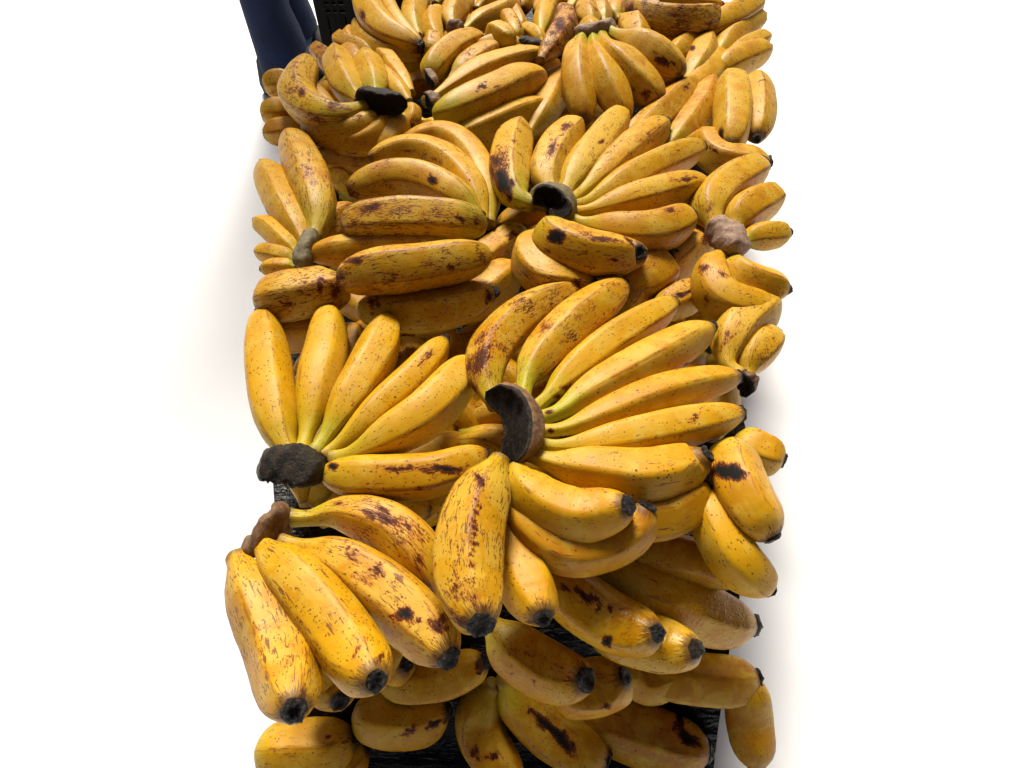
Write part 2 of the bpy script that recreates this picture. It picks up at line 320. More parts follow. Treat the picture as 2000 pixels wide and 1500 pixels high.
# ------------------------------------------------------------------ the setting
def build_setting():
    g = simple('white_margin_floor', (0.90, 0.93, 0.96), (0.92, 0.94, 0.97), 3, 0.9, 0.05, 0.001)  # added floor, white enough to clip and stand for the blank side margins
    V = [(-60, -40, -0.34), (60, -40, -0.34), (60, 120, -0.34), (-60, 120, -0.34)]
    o = link('margin_floor', new_mesh('margin_floor', V, [(0, 1, 2, 3)], [g], smooth=False), (0, 0, 0)); tag(o, kind='structure')
    # the stall board under the heap is flared with the heap to the side margins: narrow in front, wide behind
    k = NT('black_plastic'); k.col((0.003, 0.003, 0.0035)); k.rough(0.2); k.b.inputs['Specular IOR Level'].default_value = 0.2
    tc = k.n('ShaderNodeTexCoord').outputs['Object']
    k.bump(k.math('ADD', k.noise(k.vscale(tc, (22, 120, 20)), 1.0, 4, 0.6, 0.5), k.math('MULTIPLY', k.noise(tc, 160, 3), 0.3)), 0.8, 0.004)
    def half(y): return 0.173 + 0.222*min(max(y, 0), 1.0) + 0.16*max(y-1.0, 0) + 0.005*math.sin(y*23)
    def zt(y):                               # a display board that tips down towards the buyer
        t = min(max((y-0.06)/0.20, 0), 1); return -0.275 + 0.155*t*t*(3-2*t)
    def sheet(ys, nx, dz, wav, inset):
        V = []
        for y in ys:
            for i in range(nx):
                hl = half(y); hl += (min(hl, .305) - hl)*min(max((y-.88)/.12, 0), 1); hl += (min(hl, .20) - hl)*min(max((y-1.28)/.1, 0), 1)
                u = i/(nx-1); x = (-hl+inset)*(1-u) + (half(y)-inset)*u
                V.append((x, y, zt(y) + dz + wav*(0.004*math.sin(x*60+y*11) + 0.003*math.sin(y*95) + random.uniform(-.001, .001))))
        return V
    def grid(n, m): return [(a*m+b, a*m+b+1, (a+1)*m+b+1, (a+1)*m+b) for a in range(n-1) for b in range(m-1)]
    o = link('plastic_sheet', new_mesh('plastic_sheet', sheet(np.linspace(-0.06, 1.78, 60), 30, 0, 1, 0), grid(60, 30), [k.m]), (0, 0, 0))
    tag(o, 'shiny crinkled black plastic sheet spread under the heap of bananas', 'plastic sheet')
    wood = simple('dark_board', (0.03, 0.022, 0.016), (0.06, 0.045, 0.03), 12, 0.7, 0.4, 0.001, (1, 8, 1))
    t = bpy.data.objects.new('stall_table', None); C.objects.link(t); t.location = (0, 0.8, -0.34)
    tag(t, 'dark wooden stall table under the black plastic sheet', 'table')
    ys = np.linspace(-0.05, 1.77, 30); A = sheet(ys, 2, -.014, 0, .004); B_ = sheet(ys, 2, -.04, 0, .004)
    V = [(x, y-0.8, z_+0.34) for x, y, z_ in A + B_]; n = len(A); F_ = grid(30, 2); F_ += [tuple(n+v for v in reversed(f)) for f in grid(30, 2)]
    for r_ in range(29):
        for e in (0, 1): F_.append((2*r_+e, 2*r_+2+e, n+2*r_+2+e, n+2*r_+e))
    F_ += [(0, 1, n+1, n), (58, 59, n+59, n+58)]
    link('table_top', new_mesh('table_top', V, F_, [wood], smooth=False), (0, 0, 0), t)
    for x, y in ((-.1, .0), (.1, .0), (-.16, 1.7), (.40, 1.7), (-.22, .8), (.22, .8)):
        bm = bmesh.new(); bmesh.ops.create_cube(bm, size=1)
        for v in bm.verts: v.co = Vector((v.co.x*.05+x, v.co.y*.05+y-.8, (v.co.z+.5)*(zt(y)-.045+0.34)))
        me = bpy.data.meshes.new('leg'); bm.to_mesh(me); bm.free(); me.materials.append(wood); link('leg', me, (0, 0, 0), t)
build_setting()

# ------------------------------------------------------------------ the bunches, front to back; each finger: photo path from neck to blossom end, width, heights in cm
K = dict
bunch('largest bright yellow fan of bananas with a curved black cut stem, mid heap', [
 ([(968,792),(948,735),(965,675),(1035,608),(1130,562)], 84, (4.2,3.6,3,2.6,2.4), K(prof='s', green=.5, bruise=.55, pale=.5, marks=[(940,700,26,75,25,.75),(925,760,20,30,10,.6)])),
 ([(1018,792),(1030,735),(1062,690),(1130,625),(1218,556)], 92, (4.4,4,3.4,3,2.6), K(green=.8, bruise=.45, pale=.6, speck=.6, marks=[(1062,640,34,12,-55,.6),(1130,616,14,9,-40,.55),(1200,556,30,10,10,.45)])),
 ([(1038,803),(1075,770),(1110,735),(1200,664),(1318,590)], 78, (4.3,4.1,3.5,3,2.6), K(green=.6, bruise=.25, pale=.5, speck=.7, marks=[(1103,757,12,9,0,.7),(1088,775,7,6,0,.8)])),
 ([(1042,822),(1090,805),(1140,775),(1270,706),(1388,640)], 90, (4.2,4.1,3.7,3.2,2.8), K(green=.9, bruise=.2, pale=.55, speck=.55, marks=[(1072,805,9,5,-20,.9),(1342,712,17,3,-15,.8)])),
 ([(1045,842),(1100,838),(1180,812),(1310,765),(1442,735)], 80, (4.1,4.1,3.8,3.3,2.8), K(green=.5, bruise=.2, pale=.4, speck=.6, marks=[(1076,841,6,5,0,.9)])),
 ([(1042,866),(1100,872),(1190,862),(1320,835),(1448,806)], 84, (4,4,3.8,3.4,3), K(green=.25, bruise=.25, pale=.45, speck=.75, marks=[(1354,820,20,10,-35,.6)])),
 ([(1030,882),(1070,900),(1140,915),(1260,932),(1350,905),(1380,888)], 108, (4,4.2,4,3.6,3.4,4.2), K(green=.3, bruise=.15, pale=.25, speck=.6, tone=.35, marks=[(1345,945,16,4,-25,.5)])),
 ([(1005,903),(1020,945),(1065,985),(1125,1008),(1182,1000),(1226,987)], 108, (4.6,4.4,4.1,4.1,4.9,6.4), K(ab=True, prof='s', green=.2, bruise=.2, pale=.3, speck=.35, tone=.5, marks=[(1135,950,60,6,12,.45)])),
 ([(995,935),(1030,1015),(1100,1068),(1180,1065),(1238,1035),(1264,988)], 102, (3.4,3,2.4,2.4,3.2,4.6), K(ab=True, prof='s', bruise=.2, pale=.2, speck=.25, tone=.65)),
 ([(1130,960),(1220,1005),(1300,1008),(1378,950)], 96, (1.5,1.5,1.5,1.5), K(prof='s', bruise=.2, pale=.2, speck=.2, tone=.6)),
 ([(978,898),(952,945),(922,1030),(914,1120),(926,1180),(940,1220)], 132, (4.8,5,5,5,5.4,6.2), K(ab=True, prof='s', green=.1, bruise=.55, pale=.55, speck=.8, scratch=.9, nseg=60, nlen=130, marks=[(940-1.9*i_+random.uniform(-4,4), 932+14*i_+random.uniform(-3,3), random.uniform(8,17)-.3*i_, random.uniform(3.2,6), random.uniform(25,60), random.uniform(.7,1.)-.02*i_) for i_ in range(13)] + [(940,945,9,20,10,.55),(890,1148,16,24,15,.65),(925,1168,24,18,0,.6),(945,1195,12,26,0,.8),(905,1215,30,6,20,.9)])),
 ([(988,930),(996,1010),(1015,1100),(1040,1165),(1060,1205)], 106, (2.5,1.8,1.4,1.9,3.0), K(ab=True, prof='n', green=.1, bruise=.25, pale=.3, speck=.55, tone=.4)),
 ], ([(948,772),(990,782),(1018,812),(1022,850),(1003,882),(978,898)], 58, (5,5.2,5.3,5.2,5), (-60,12,2), 3.3, K(skin='brown', taper=.7)))

bunch('bright speckled fan of long bananas at the left edge beside the largest fan', [
 ([(572,895),(548,850),(530,770),(520,690),(512,610)], 88, (2.2,2.2,2,1.6,1.2), K(prof='s', speck=.8, bruise=.15, pale=.3, green=.3)),
 ([(588,888),(602,835),(622,740),(636,680),(643,604)], 86, (2.4,2.3,2.2,1.8,1.3), K(prof='n', speck=.85, bruise=.2, pale=.35, green=.5)),
 ([(612,888),(642,845),(690,770),(735,690),(758,620)], 88, (2.3,2.3,2.2,1.8,1.3), K(prof='n', speck=.85, bruise=.25, pale=.5, green=.8, marks=[(690,785,9,10,0,.5)])),
 ([(630,892),(675,855),(735,800),(815,730),(868,664)], 72, (2.1,2.1,2,1.7,1.3), K(prof='n', speck=.85, bruise=.3, pale=.3, green=.4, marks=[(838,695,30,10,-50,.55)])),
 ([(645,898),(690,885),(760,850),(845,795),(918,705)], 98, (2,2.2,2.3,2.2,1.5), K(prof='n', speck=.75, bruise=.15, pale=.75, green=.3)),
 ([(630,922),(680,930),(760,932),(850,925),(950,888)], 92, (1.6,1.7,1.8,1.8,1.2), K(prof='r', speck=.45, bruise=.4, pale=.35, tone=.5, marks=[(650,911,9,7,0,1.),(790,915,60,6,5,.85),(865,915,45,10,5,1.),(845,920,20,14,0,.6),(820,955,30,10,-10,.5)])),
 ], ([(505,918),(560,916),(602,924),(630,938)], 96, (2.2,2.2,2.2,1.8), (-18,55,-1), 3.8, K(skin='black')))

bunch('stout bruised bananas reaching from the lower left corner with blunt black ends', [
 ([(566,1012),(605,1012),(670,1003),(760,1030),(830,1100),(868,1190)], 104, (1.2,1.2,1.2,1,.6,0), K(prof='n', green=.6, bruise=.65, pale=.5, speck=.5, scratch=.8, marks=[(660,985,30,9,10,.6),(745,1012,60,18,20,.85),(815,1090,18,50,-10,.6)])),
 ([(548,1062),(590,1070),(665,1092),(770,1170),(840,1240),(876,1286)], 118, (1.8,1.8,1.8,1.6,1.6,2.5), K(ab=True, prof='n', green=.2, bruise=.6, pale=.7, speck=.55, scratch=.8, marks=[(685,1085,22,14,30,.6),(735,1115,24,14,30,.75),(710,1130,24,16,40,.6),(792,1200,26,18,35,1.1),(855,1225,26,20,50,.8)])),
 ([(508,1062),(540,1095),(603,1158),(662,1235),(706,1295),(733,1330)], 124, (2,2.4,2.8,3,4,5.6), K(prof='s', ab=True, bruise=.3, pale=.45, speck=.8, scratch=.7, tone=.45, marks=[(695,1272,9,22,15,.6),(742,1288,8,14,0,.9)])),
 ([(462,1085),(482,1130),(515,1195),(545,1265),(565,1332),(575,1386)], 124, (1.8,2,2,2.2,3.4,5.6), K(prof='s', ab=True, bruise=.3, pale=.35, speck=.9, scratch=.8, tone=.4, marks=[(592,1358,10,18,0,.8),(560,1290,14,6,40,.4)])),
 ], ([(558,985),(548,1020),(512,1052),(470,1078)], 34, (1.6,1.8,2,2), (30,-12), 3.2, K(skin='brown', cut=False)))

bunch('dark lower bananas at the bottom left under the stout bruised ones', [
 ([(600,1270),(640,1320),(655,1345),(665,1368)], 96, (-2,-1.4,-.4,1.4), K(prof='r', tone=.8, bruise=.4)),
 ([(700,1250),(770,1292),(794,1298)], 90, (-2.2,-2.4,-1.6), K(prof='r', tone=.85, bruise=.4)),
 ([(740,1330),(800,1332),(870,1325),(948,1292)], 82, (-3.2,-3,-3,-3), K(prof='r', tone=.75, bruise=.3, marks=[(938,1300,16,16,0,1.)])),
 ([(690,1395),(740,1402),(800,1405),(874,1388)], 100, (-2.6,-2.4,-2.4,-2.6), K(prof='r', tone=.55, bruise=.3, speck=.3, marks=[(800,1430,30,8,-12,.9),(850,1412,26,6,-25,1.)])),
 ([(500,1470),(570,1465),(640,1458),(692,1440)], 104, (-2.4,-2.4,-2.4,-2.4), K(prof='r', tone=.7, bruise=.45, marks=[(635,1443,18,5,-20,.9)])),
 ([(560,1520),(640,1510),(715,1462)], 90, (-4.2,-4.2,-4.2), K(prof='r', tone=.8, bruise=.4)),
 ])

bunch('droplet covered pair of bananas and their neighbours below the largest fan', [
 ([(1035,1085),(1080,1130),(1140,1180),(1200,1218),(1250,1233),(1284,1236)], 114, (-1,-1.8,-2.4,-2.5,-1.8,-.6), K(ab=True, prof='s', wet=1., tone=.5, bruise=.25, pale=.3, speck=.3, marks=[(1130,1160,70,5,25,1.),(1190,1182,40,5,22,.8),(1185,1255,10,16,-25,1.)])),
 ([(1130,1180),(1200,1230),(1270,1254),(1322,1265),(1357,1268)], 110, (-4.2,-5,-5.2,-4.5,-3.2), K(ab=True, prof='s', wet=.9, tone=.5, bruise=.25, speck=.3)),
 ([(1150,1090),(1230,1140),(1330,1180),(1400,1208),(1470,1222)], 118, (-2.2,-2,-2,-2,-2), K(prof='s', wet=.8, tone=.7, bruise=.25, speck=.3)),
 ([(1200,1060),(1290,1078),(1370,1098),(1450,1130)], 88, (-2.6,-2.8,-3,-3), K(prof='r', tone=.85, bruise=.3)),
 ])
bunch('two short dull bananas with grey blunt ends below the droplet covered pair', [
 ([(955,1215),(1000,1262),(1060,1302),(1108,1322),(1141,1328)], 112, (-6,-7,-7.3,-6.6,-5.3), K(ab=True, prof='s', wet=.3, tone=.6, bruise=.4, marks=[(1060,1290,60,4,22,.6),(1040,1330,20,16,0,.4)])),
 ([(1080,1350),(1140,1346),(1185,1336),(1219,1321)], 104, (-9,-9.4,-8.9,-7.6), K(ab=True, prof='r', tone=.65, bruise=.35, marks=[(1185,1380,16,8,0,.9)])),
 ([(1200,1300),(1260,1335),(1342,1312)], 74, (-4,-4,-4), K(prof='r', tone=.75, bruise=.4)),
 ([(1250,1320),(1320,1322),(1400,1330),(1480,1325)], 96, (-4.6,-4.6,-4.6,-4.6), K(prof='r', tone=.75, bruise=.2, speck=.2)),
 ])
bunch('dim bananas at the bottom edge, one with a long black streak', [
 ([(965,1335),(935,1390),(945,1450),(1010,1540)], 92, (-4,-4,-4,-4), K(prof='s', tone=.7, bruise=.4, marks=[(925,1470,10,20,-25,.8),(960,1478,18,7,0,.9)])),
 ([(985,1320),(1025,1380),(1100,1445),(1185,1488)], 108, (-4,-3.6,-3.4,-3.6), K(prof='s', tone=.65, bruise=.4, green=.5, marks=[(1080,1425,60,12,40,1.2),(1055,1405,30,10,40,1.)])),
 ([(1110,1385),(1190,1410),(1290,1445),(1382,1470)], 116, (-5.4,-5.2,-5,-5), K(prof='s', tone=.72, bruise=.35, marks=[(1328,1410,14,16,0,1.),(1345,1445,32,13,25,1.15)])),
 ])
bunch('single dim banana standing on the black plastic at the bottom right corner', [
 ([(1462,1330),(1462,1400),(1478,1500)], 88, (-4,-4.2,-4.6), K(prof='r', tone=.75, bruise=.3)),
 ])
bunch('bananas at the right edge beside the largest fan, the upper one with a black patch', [
 ([(1425,868),(1438,930),(1462,985),(1510,1050)], 106, (1.5,2.2,2.4,2), K(prof='r', tone=.6, bruise=.45, marks=[(1430,922,34,18,25,1.3),(1400,985,12,30,-20,.5)])),
 ([(1378,955),(1402,1030),(1440,1095),(1500,1150)], 100, (.4,.6,.6,.4), K(prof='r', tone=.45, bruise=.25)),
 ([(1440,850),(1475,880),(1530,900)], 80, (-1,-1,-1), K(prof='r', tone=.5)),
 ])
bunch('pale scuffed bananas at the right edge above the black patched one', [
 ([(1445,735),(1420,705),(1440,645),(1510,585)], 88, (.6,.8,.8,.4), K(prof='n', pale=.9, bruise=.5, speck=.8, marks=[(1415,672,26,10,-45,.55)])),
 ([(1462,745),(1466,700),(1515,650)], 72, (.4,.4,.2), K(prof='n', pale=.6)),
 ], ([(1448,735),(1462,752),(1475,762)], 34, (1,1,1), (-25,12), 2.6, K(skin='brown')))
bunch('hand of bananas hanging from a wide brown stem at the right edge', [
 ([(1398,448),(1386,408),(1415,368),(1490,322)], 76, (2.2,2.2,2,1.6), K(prof='s', pale=.6, bruise=.45, green=.3, marks=[(1385,410,12,16,20,.6),(1450,345,24,8,-35,.5)])),
 ([(1430,452),(1448,418),(1520,378)], 70, (2.2,2,1.8), K(prof='s', pale=.4, bruise=.3)),
 ([(1448,476),(1480,462),(1540,455)], 52, (2,1.8,1.6), K(prof='n', green=.9)),
 ([(1408,498),(1390,528),(1400,575),(1440,598),(1510,600)], 84, (2,1.8,1.6,1.4,1.2), K(prof='s', bruise=.45, speck=.3, marks=[(1372,525,11,14,10,.9),(1410,535,16,5,30,.7),(1380,582,10,14,-20,.7)])),
 ([(1434,505),(1442,530),(1475,552),(1540,566)], 66, (2.2,2.2,2,1.8), K(prof='s', tone=.3)),
 ], ([(1388,438),(1412,455),(1432,475),(1446,500)], 62, (2.8,3,3,2.6), (-28,22,1), 3.2, K(skin='pale', taper=.8, cut=False)))
bunch('wide fan of scuffed bananas with a hooked black and grey stem', [
 ([(1045,400),(1006,382),(994,340),(1000,290),(1015,242)], 72, (4.4,4.4,4,3.4,2.6), K(prof='s', pale=.85, bruise=.6, green=.7, marks=[(982,352,20,40,-12,1.15),(985,300,18,26,0,.5)])),
 ([(1082,388),(1066,345),(1088,290),(1128,240)], 70, (3.8,3.6,3,2.2), K(prof='s', pale=.8, bruise=.6, marks=[(1078,292,12,36,25,.7),(1105,248,20,8,-40,.7)])),
 ([(1098,390),(1118,352),(1165,290),(1217,220)], 70, (3.6,3.4,2.8,2.2), K(prof='s', pale=.95, bruise=.25, green=.3, marks=[(1175,276,9,4,-35,.8)])),
 ([(1110,396),(1150,365),(1225,300),(1300,240)], 66, (3.5,3.4,3,2.4), K(prof='n', pale=.6, bruise=.4, marks=[(1265,262,30,8,-45,.6)])),
 ([(1114,406),(1160,388),(1260,335),(1372,285)], 64, (3.5,3.4,3,2.4), K(prof='n', pale=.6, bruise=.4, speck=.7, marks=[(1320,298,34,6,-28,.45)])),
 ([(1116,416),(1165,408),(1270,382),(1378,354)], 64, (3.5,3.4,3.1,2.6), K(prof='n', pale=.5, bruise=.3, speck=.6, tone=.4, marks=[(1338,350,26,7,-8,.7)])),
 ([(1112,428),(1150,440),(1230,455),(1290,450),(1348,420)], 80, (3.4,3.4,3.4,3.2,2.8), K(prof='n', pale=.35, bruise=.3, speck=.9, tone=.5, marks=[(1310,410,14,6,0,.7)])),
 ([(1072,438),(1088,470),(1150,495),(1205,500),(1238,496),(1247,493)], 84, (4.6,4.8,4.6,4.2,4.2,4.8), K(prof='r', bruise=.5, tone=.5, scratch=.6, marks=[(1088,460,22,13,25,1.3),(1180,468,55,7,8,.85),(1200,508,16,9,20,.8),(1120,445,36,9,20,.45)])),
 ([(1060,450),(1034,495),(1060,540),(1110,548),(1160,560)], 72, (2.8,2.8,2.8,2.6,2.2), K(prof='s', bruise=.4, tone=.5, scratch=.7, marks=[(1040,545,36,5,30,.8),(1125,550,14,8,10,.9)])),
 ], ([(1040,398),(1062,386),(1088,392),(1098,412),(1090,432)], 62, (4.8,5,4.8,4.4,4.2), (-34,22,2), 3.4, K(skin='grey', taper=.6)))
bunch('lower bananas with grey tips showing under the wide scuffed fan', [
 ([(1200,575),(1250,548),(1298,515),(1318,502)], 92, (.2,0,0,1.2), K(prof='s', tone=.55, speck=.8, bruise=.3)),
 ([(1260,560),(1330,505),(1388,458)], 70, (-.6,-.6,-.8), K(prof='s', tone=.5, bruise=.35, marks=[(1378,468,16,10,-40,.8)])),
 ([(1270,610),(1320,590),(1370,562)], 66, (-.6,-.6,-.6), K(prof='s', tone=.5, marks=[(1345,570,24,5,-22,1.)])),
 ([(1205,625),(1235,590),(1236,540)], 56, (-.4,-.4,-.4), K(prof='s', tone=.6, tip='nub')),
 ])
bunch('arched backs of a stacked banana hand left of centre, stem hidden behind', [
 ([(955,440),(950,370),(915,300),(860,266),(785,276)], 60, (2,2.6,3,3,2.6), K(prof='s', pale=.5, bruise=.3, tip=None)),
 ([(945,435),(925,375),(870,315),(800,292),(720,312)], 60, (2.6,3.2,3.6,3.6,3), K(prof='s', pale=.5, bruise=.4, tip=None, marks=[(795,295,16,8,15,.5),(850,312,22,8,30,.5)])),
 ([(938,425),(900,390),(830,355),(760,348),(678,372)], 70, (3.2,3.8,4.2,4.2,3.6), K(prof='s', pale=.6, bruise=.5, tone=.3, tip=None, marks=[(845,352,16,11,30,1.),(738,342,16,6,-50,.5),(760,325,40,5,0,.45)])),
 ([(950,445),(900,432),(800,428),(730,432),(668,440)], 82, (4,4.6,5,5,4.6), K(prof='b', pale=.7, bruise=.55, scratch=.8, marks=[(720,410,44,14,-12,.7),(690,435,20,24,0,.5),(895,425,26,5,18,.85),(800,412,20,5,30,.6),(930,435,14,20,0,.55)])),
 ([(900,485),(800,487),(700,488),(604,497)], 62, (2.6,2.8,2.8,2.4), K(prof='r', tone=.45, bruise=.35)),
 ([(956,498),(900,508),(800,523),(730,530),(660,548)], 86, (4,4.6,5,5,4.4), K(prof='b', pale=.5, bruise=.5, scratch=.7, marks=[(690,508,24,10,-25,.9),(838,510,14,12,0,.5),(880,522,8,8,0,.8),(945,505,10,24,0,.6)])),
 ])
bunch('lower bananas with dark tips showing under the stacked hand left of centre', [
 ([(700,600),(760,608),(860,605),(962,572)], 84, (.2,.4,.6,.6), K(prof='r', tone=.5, speck=.7, bruise=.35, pale=.4, marks=[(725,590,14,20,0,.7),(955,580,10,14,0,1.)])),
 ([(860,620),(940,580),(1006,520)], 80, (-.8,-.8,-.6), K(prof='s', tone=.55, bruise=.3)),
 ([(900,540),(960,495),(1022,448)], 62, (-.2,-.2,-.2), K(prof='s', tone=.5, bruise=.4, marks=[(1000,458,16,7,-35,.8)])),
 ([(700,640),(690,660),(690,710)], 62, (-2,-2,-2), K(prof='r', tone=.75)),
 ([(580,490),(620,460),(690,405)], 58, (.4,.4,.4), K(prof='s', tone=.6, bruise=.6, marks=[(640,432,30,8,-30,1.)])),
 ])
bunch('fan of bananas with a curved greenish stem at the left edge', [
 ([(612,468),(622,420),(600,340),(568,264)], 78, (2.2,2.4,2.2,1.6), K(prof='s', pale=.7, bruise=.45, scratch=.7, marks=[(600,335,12,24,-10,.55)])),
 ([(598,482),(582,450),(545,380),(515,320)], 64, (2,2,1.6,1.2), K(prof='s', pale=.4, bruise=.2)),
 ([(582,498),(560,478),(530,450),(500,430)], 42, (2,1.8,1.6,1.4), K(prof='s')),
 ([(578,510),(550,500),(500,490)], 38, (2,1.8,1.6), K(prof='s', green=.5)),
 ([(580,522),(555,522),(510,525)], 34, (2,1.8,1.6), K(prof='s', green=.8)),
 ], ([(618,455),(604,475),(592,500),(594,528)], 36, (2.6,2.8,2.8,2.4), (30,14,0), 2.6, K(skin='grey', cut=False)))
bunch('blotchy thick banana lying across the left edge under the greenish stem', [
 ([(672,556),(640,568),(580,580),(500,590)], 92, (1.4,1.8,1.8,1.4), K(prof='b', pale=.6, bruise=.65, scratch=.8, marks=[(625,560,8,28,0,.9),(600,575,20,7,0,.6),(560,592,16,16,30,.7),(655,570,18,30,0,.7)])),
 ([(660,640),(590,648),(500,640)], 80, (-1.6,-1.6,-1.6), K(prof='b', tone=.85)),
 ])
bunch('curled hand of bananas with a thick black stem stub, upper left beside blue denim', [
 ([(715,208),(660,228),(610,215),(580,178),(604,118)], 66, (5,4.8,4.4,4,3.6), K(prof='s', pale=.7, bruise=.6, scratch=.8, marks=[(660,205,26,12,15,.6),(625,235,40,12,20,.55),(590,180,8,10,0,.8),(575,150,6,30,10,.6)])),
 ([(705,198),(682,175),(665,140),(656,100)], 58, (4.4,4,3.4,2.8), K(prof='s', pale=.7, bruise=.35, marks=[(655,110,12,10,0,.5)])),
 ([(735,190),(730,165),(722,140),(714,108)], 56, (4.4,4,3.6,3), K(prof='s', pale=.5, bruise=.3, speck=.7)),
 ([(805,182),(780,148),(755,115),(726,92)], 36, (2.4,2.2,2,1.6), K(prof='s', tone=.45, bruise=.5)),
 ([(800,200),(770,170),(745,145),(735,130)], 40, (3,2.8,2.4,2), K(prof='s', tone=.45, bruise=.3)),
 ([(750,222),(710,250),(660,262),(595,246)], 64, (3.4,3,2.6,2.2), K(prof='s', tone=.6, bruise=.45, tip=None)),
 ([(765,225),(740,262),(705,282),(650,285)], 54, (3,2.4,1.8,1.4), K(prof='s', tone=.7, bruise=.45, tip=None)),
 ([(782,222),(775,255),(750,285),(730,300)], 48, (3,2.4,1.6,1), K(prof='s', tone=.6, bruise=.4, tip=None)),
 ([(795,205),(806,222),(800,250)], 32, (3.2,2.8,2), K(prof='s', bruise=.6, tip=None)),
 ], ([(696,192),(725,196),(760,201),(796,202)], 44, (5.6,5.8,5.8,5.6), (0,30,1), 3.2, K(skin='black', taper=.85)))
bunch('long bananas lying side by side with dried brown stem ends, centre top', [
 ([(846,222),(880,218),(960,188),(1010,165),(1062,148)], 70, (2.8,3,3,2.6,2), K(prof='r', bruise=.35, pale=.4, tone=.4, marks=[(940,168,14,7,-30,.9),(972,170,8,4,-20,.8)])),
 ([(830,200),(880,172),(960,135),(1066,104)], 52, (1.8,2,2,1.6), K(prof='n', pale=.6, bruise=.4, marks=[(1042,122,14,6,-20,.6)])),
 ([(870,275),(930,258),(1000,230),(1065,203)], 58, (.6,.8,.8,.6), K(prof='s', tone=.5, bruise=.3)),
 ([(1030,265),(1065,215),(1100,140)], 58, (-.4,-.2,-.2), K(prof='s', tone=.5, bruise=.35)),
 ([(820,235),(850,250),(890,275)], 42, (1,.6,0), K(prof='n', pale=.5)),
 ([(880,290),(930,285),(985,280)], 52, (-1,-1,-1), K(prof='s', tone=.5)),
 ], ([(832,188),(845,198),(852,212)], 34, (2.8,2.8,2.6), (-24,0,0), 2.4, K(skin='brown')))
bunch('mottled ochre bananas behind the long side by side ones, centre top', [
 ([(838,152),(850,128),(885,98),(940,72)], 52, (1.4,1.8,1.8,1.4), K(prof='r', speck=1., tone=.45, bruise=.35, tip='disc')),
 ([(880,158),(920,128),(960,105),(1000,92)], 50, (.6,.8,.8,.8), K(prof='s', speck=1., bruise=.6, tone=.5, tip='disc')),
 ([(930,150),(980,125),(1040,100),(1068,92)], 42, (.4,.4,.4,.4), K(prof='s', speck=.8, bruise=.4)),
 ], ([(832,140),(842,155),(850,165)], 24, (2,2,2), (-20,4), 2., K(skin='brown')))
bunch('hand hung by a flat grey brown stem with pale green necks, upper right', [
 ([(1140,62),(1132,95),(1128,150),(1142,238)], 60, (6.2,5.8,4.4,1.6), K(prof='l', green=1., tone=.6, bruise=.25, tip=None)),
 ([(1156,64),(1162,98),(1180,150),(1222,236)], 62, (6.2,5.8,4.6,1.8), K(prof='l', green=1., tone=.55, bruise=.2, tip=None)),
 ([(1170,62),(1186,100),(1228,145),(1290,205)], 70, (6.2,5.8,4.6,2.4), K(prof='l', green=.8, tone=.5, bruise=.25, tip=None, marks=[(1260,185,14,10,0,.7)])),
 ([(1180,58),(1210,75),(1260,100),(1332,148)], 72, (6.2,6,5.2,3.4), K(prof='l', green=.9, tone=.35, bruise=.3, pale=.5, tip=None, marks=[(1295,118,24,12,35,.85)])),
 ([(1132,66),(1118,100),(1112,150),(1110,200)], 34, (5,4.6,3.6,1.4), K(prof='n', green=.8, tip=None)),
 ], ([(1122,58),(1150,60),(1180,54),(1200,47)], 30, (6.6,6.8,6.8,6.6), (0,-20,6), 2.2, K(skin='pale', cut=False, taper=.8)))
bunch('slanting bananas with black tips pointing up, right of the green necked hand', [
 ([(1205,310),(1260,255),(1310,205),(1358,157)], 60, (1,1.2,1,.6), K(prof='s', tone=.55, bruise=.4, marks=[(1340,170,14,9,-40,.6)])),
 ([(1290,310),(1340,250),(1370,205),(1390,156)], 58, (0,.2,.2,0), K(prof='s', tone=.6, bruise=.35)),
 ([(1215,275),(1255,245),(1300,212)], 42, (1.6,1.6,1.4), K(prof='s', tone=.5, bruise=.5, marks=[(1280,222,22,6,-30,.7)])),
 ([(1310,215),(1370,160),(1408,106)], 62, (-.6,-.4,-.2), K(prof='s', tone=.45, bruise=.25)),
 ])
bunch('cluster of upright bananas behind the green necked hand, upper right', [
 ([(1300,125),(1335,92),(1358,66)], 44, (1,1.2,1.2), K(prof='s', tone=.35, tip=None)),
 ([(1340,165),(1370,115),(1382,72)], 52, (.8,1,1), K(prof='s', tone=.35, tip=None, marks=[(1352,94,5,5,0,1.)])),
 ([(1250,95),(1240,62),(1230,32)], 56, (2.4,2.4,2.2), K(prof='s', tone=.35, bruise=.45, tip=None)),
 ([(1160,70),(1148,48)], 40, (4,3.6), K(prof='r', tip=None, speck=.8)),
 ])
bunch('single banana standing upright with its black tip down, right edge', [
 ([(1428,148),(1432,180),(1432,230),(1426,290)], 66, (2,2.2,2,1.4), K(prof='r', pale=.6, speck=.6, bruise=.2, marks=[(1408,265,5,14,0,1.)])),
 ([(1475,150),(1482,200),(1478,270)], 56, (1,1,.6), K(prof='r', tone=.5)),
 ])
bunch('dull banana lying under the upright one at the right edge', [
 ([(1375,262),(1392,300),(1430,318),(1500,318)], 64, (-.4,-.2,0,0), K(prof='r', tone=.55, bruise=.35, marks=[(1395,295,10,10,0,.6)])),
 ([(1300,300),(1340,285),(1370,262)], 44, (-.6,-.6,-.6), K(prof='s', tone=.5)),
 ])
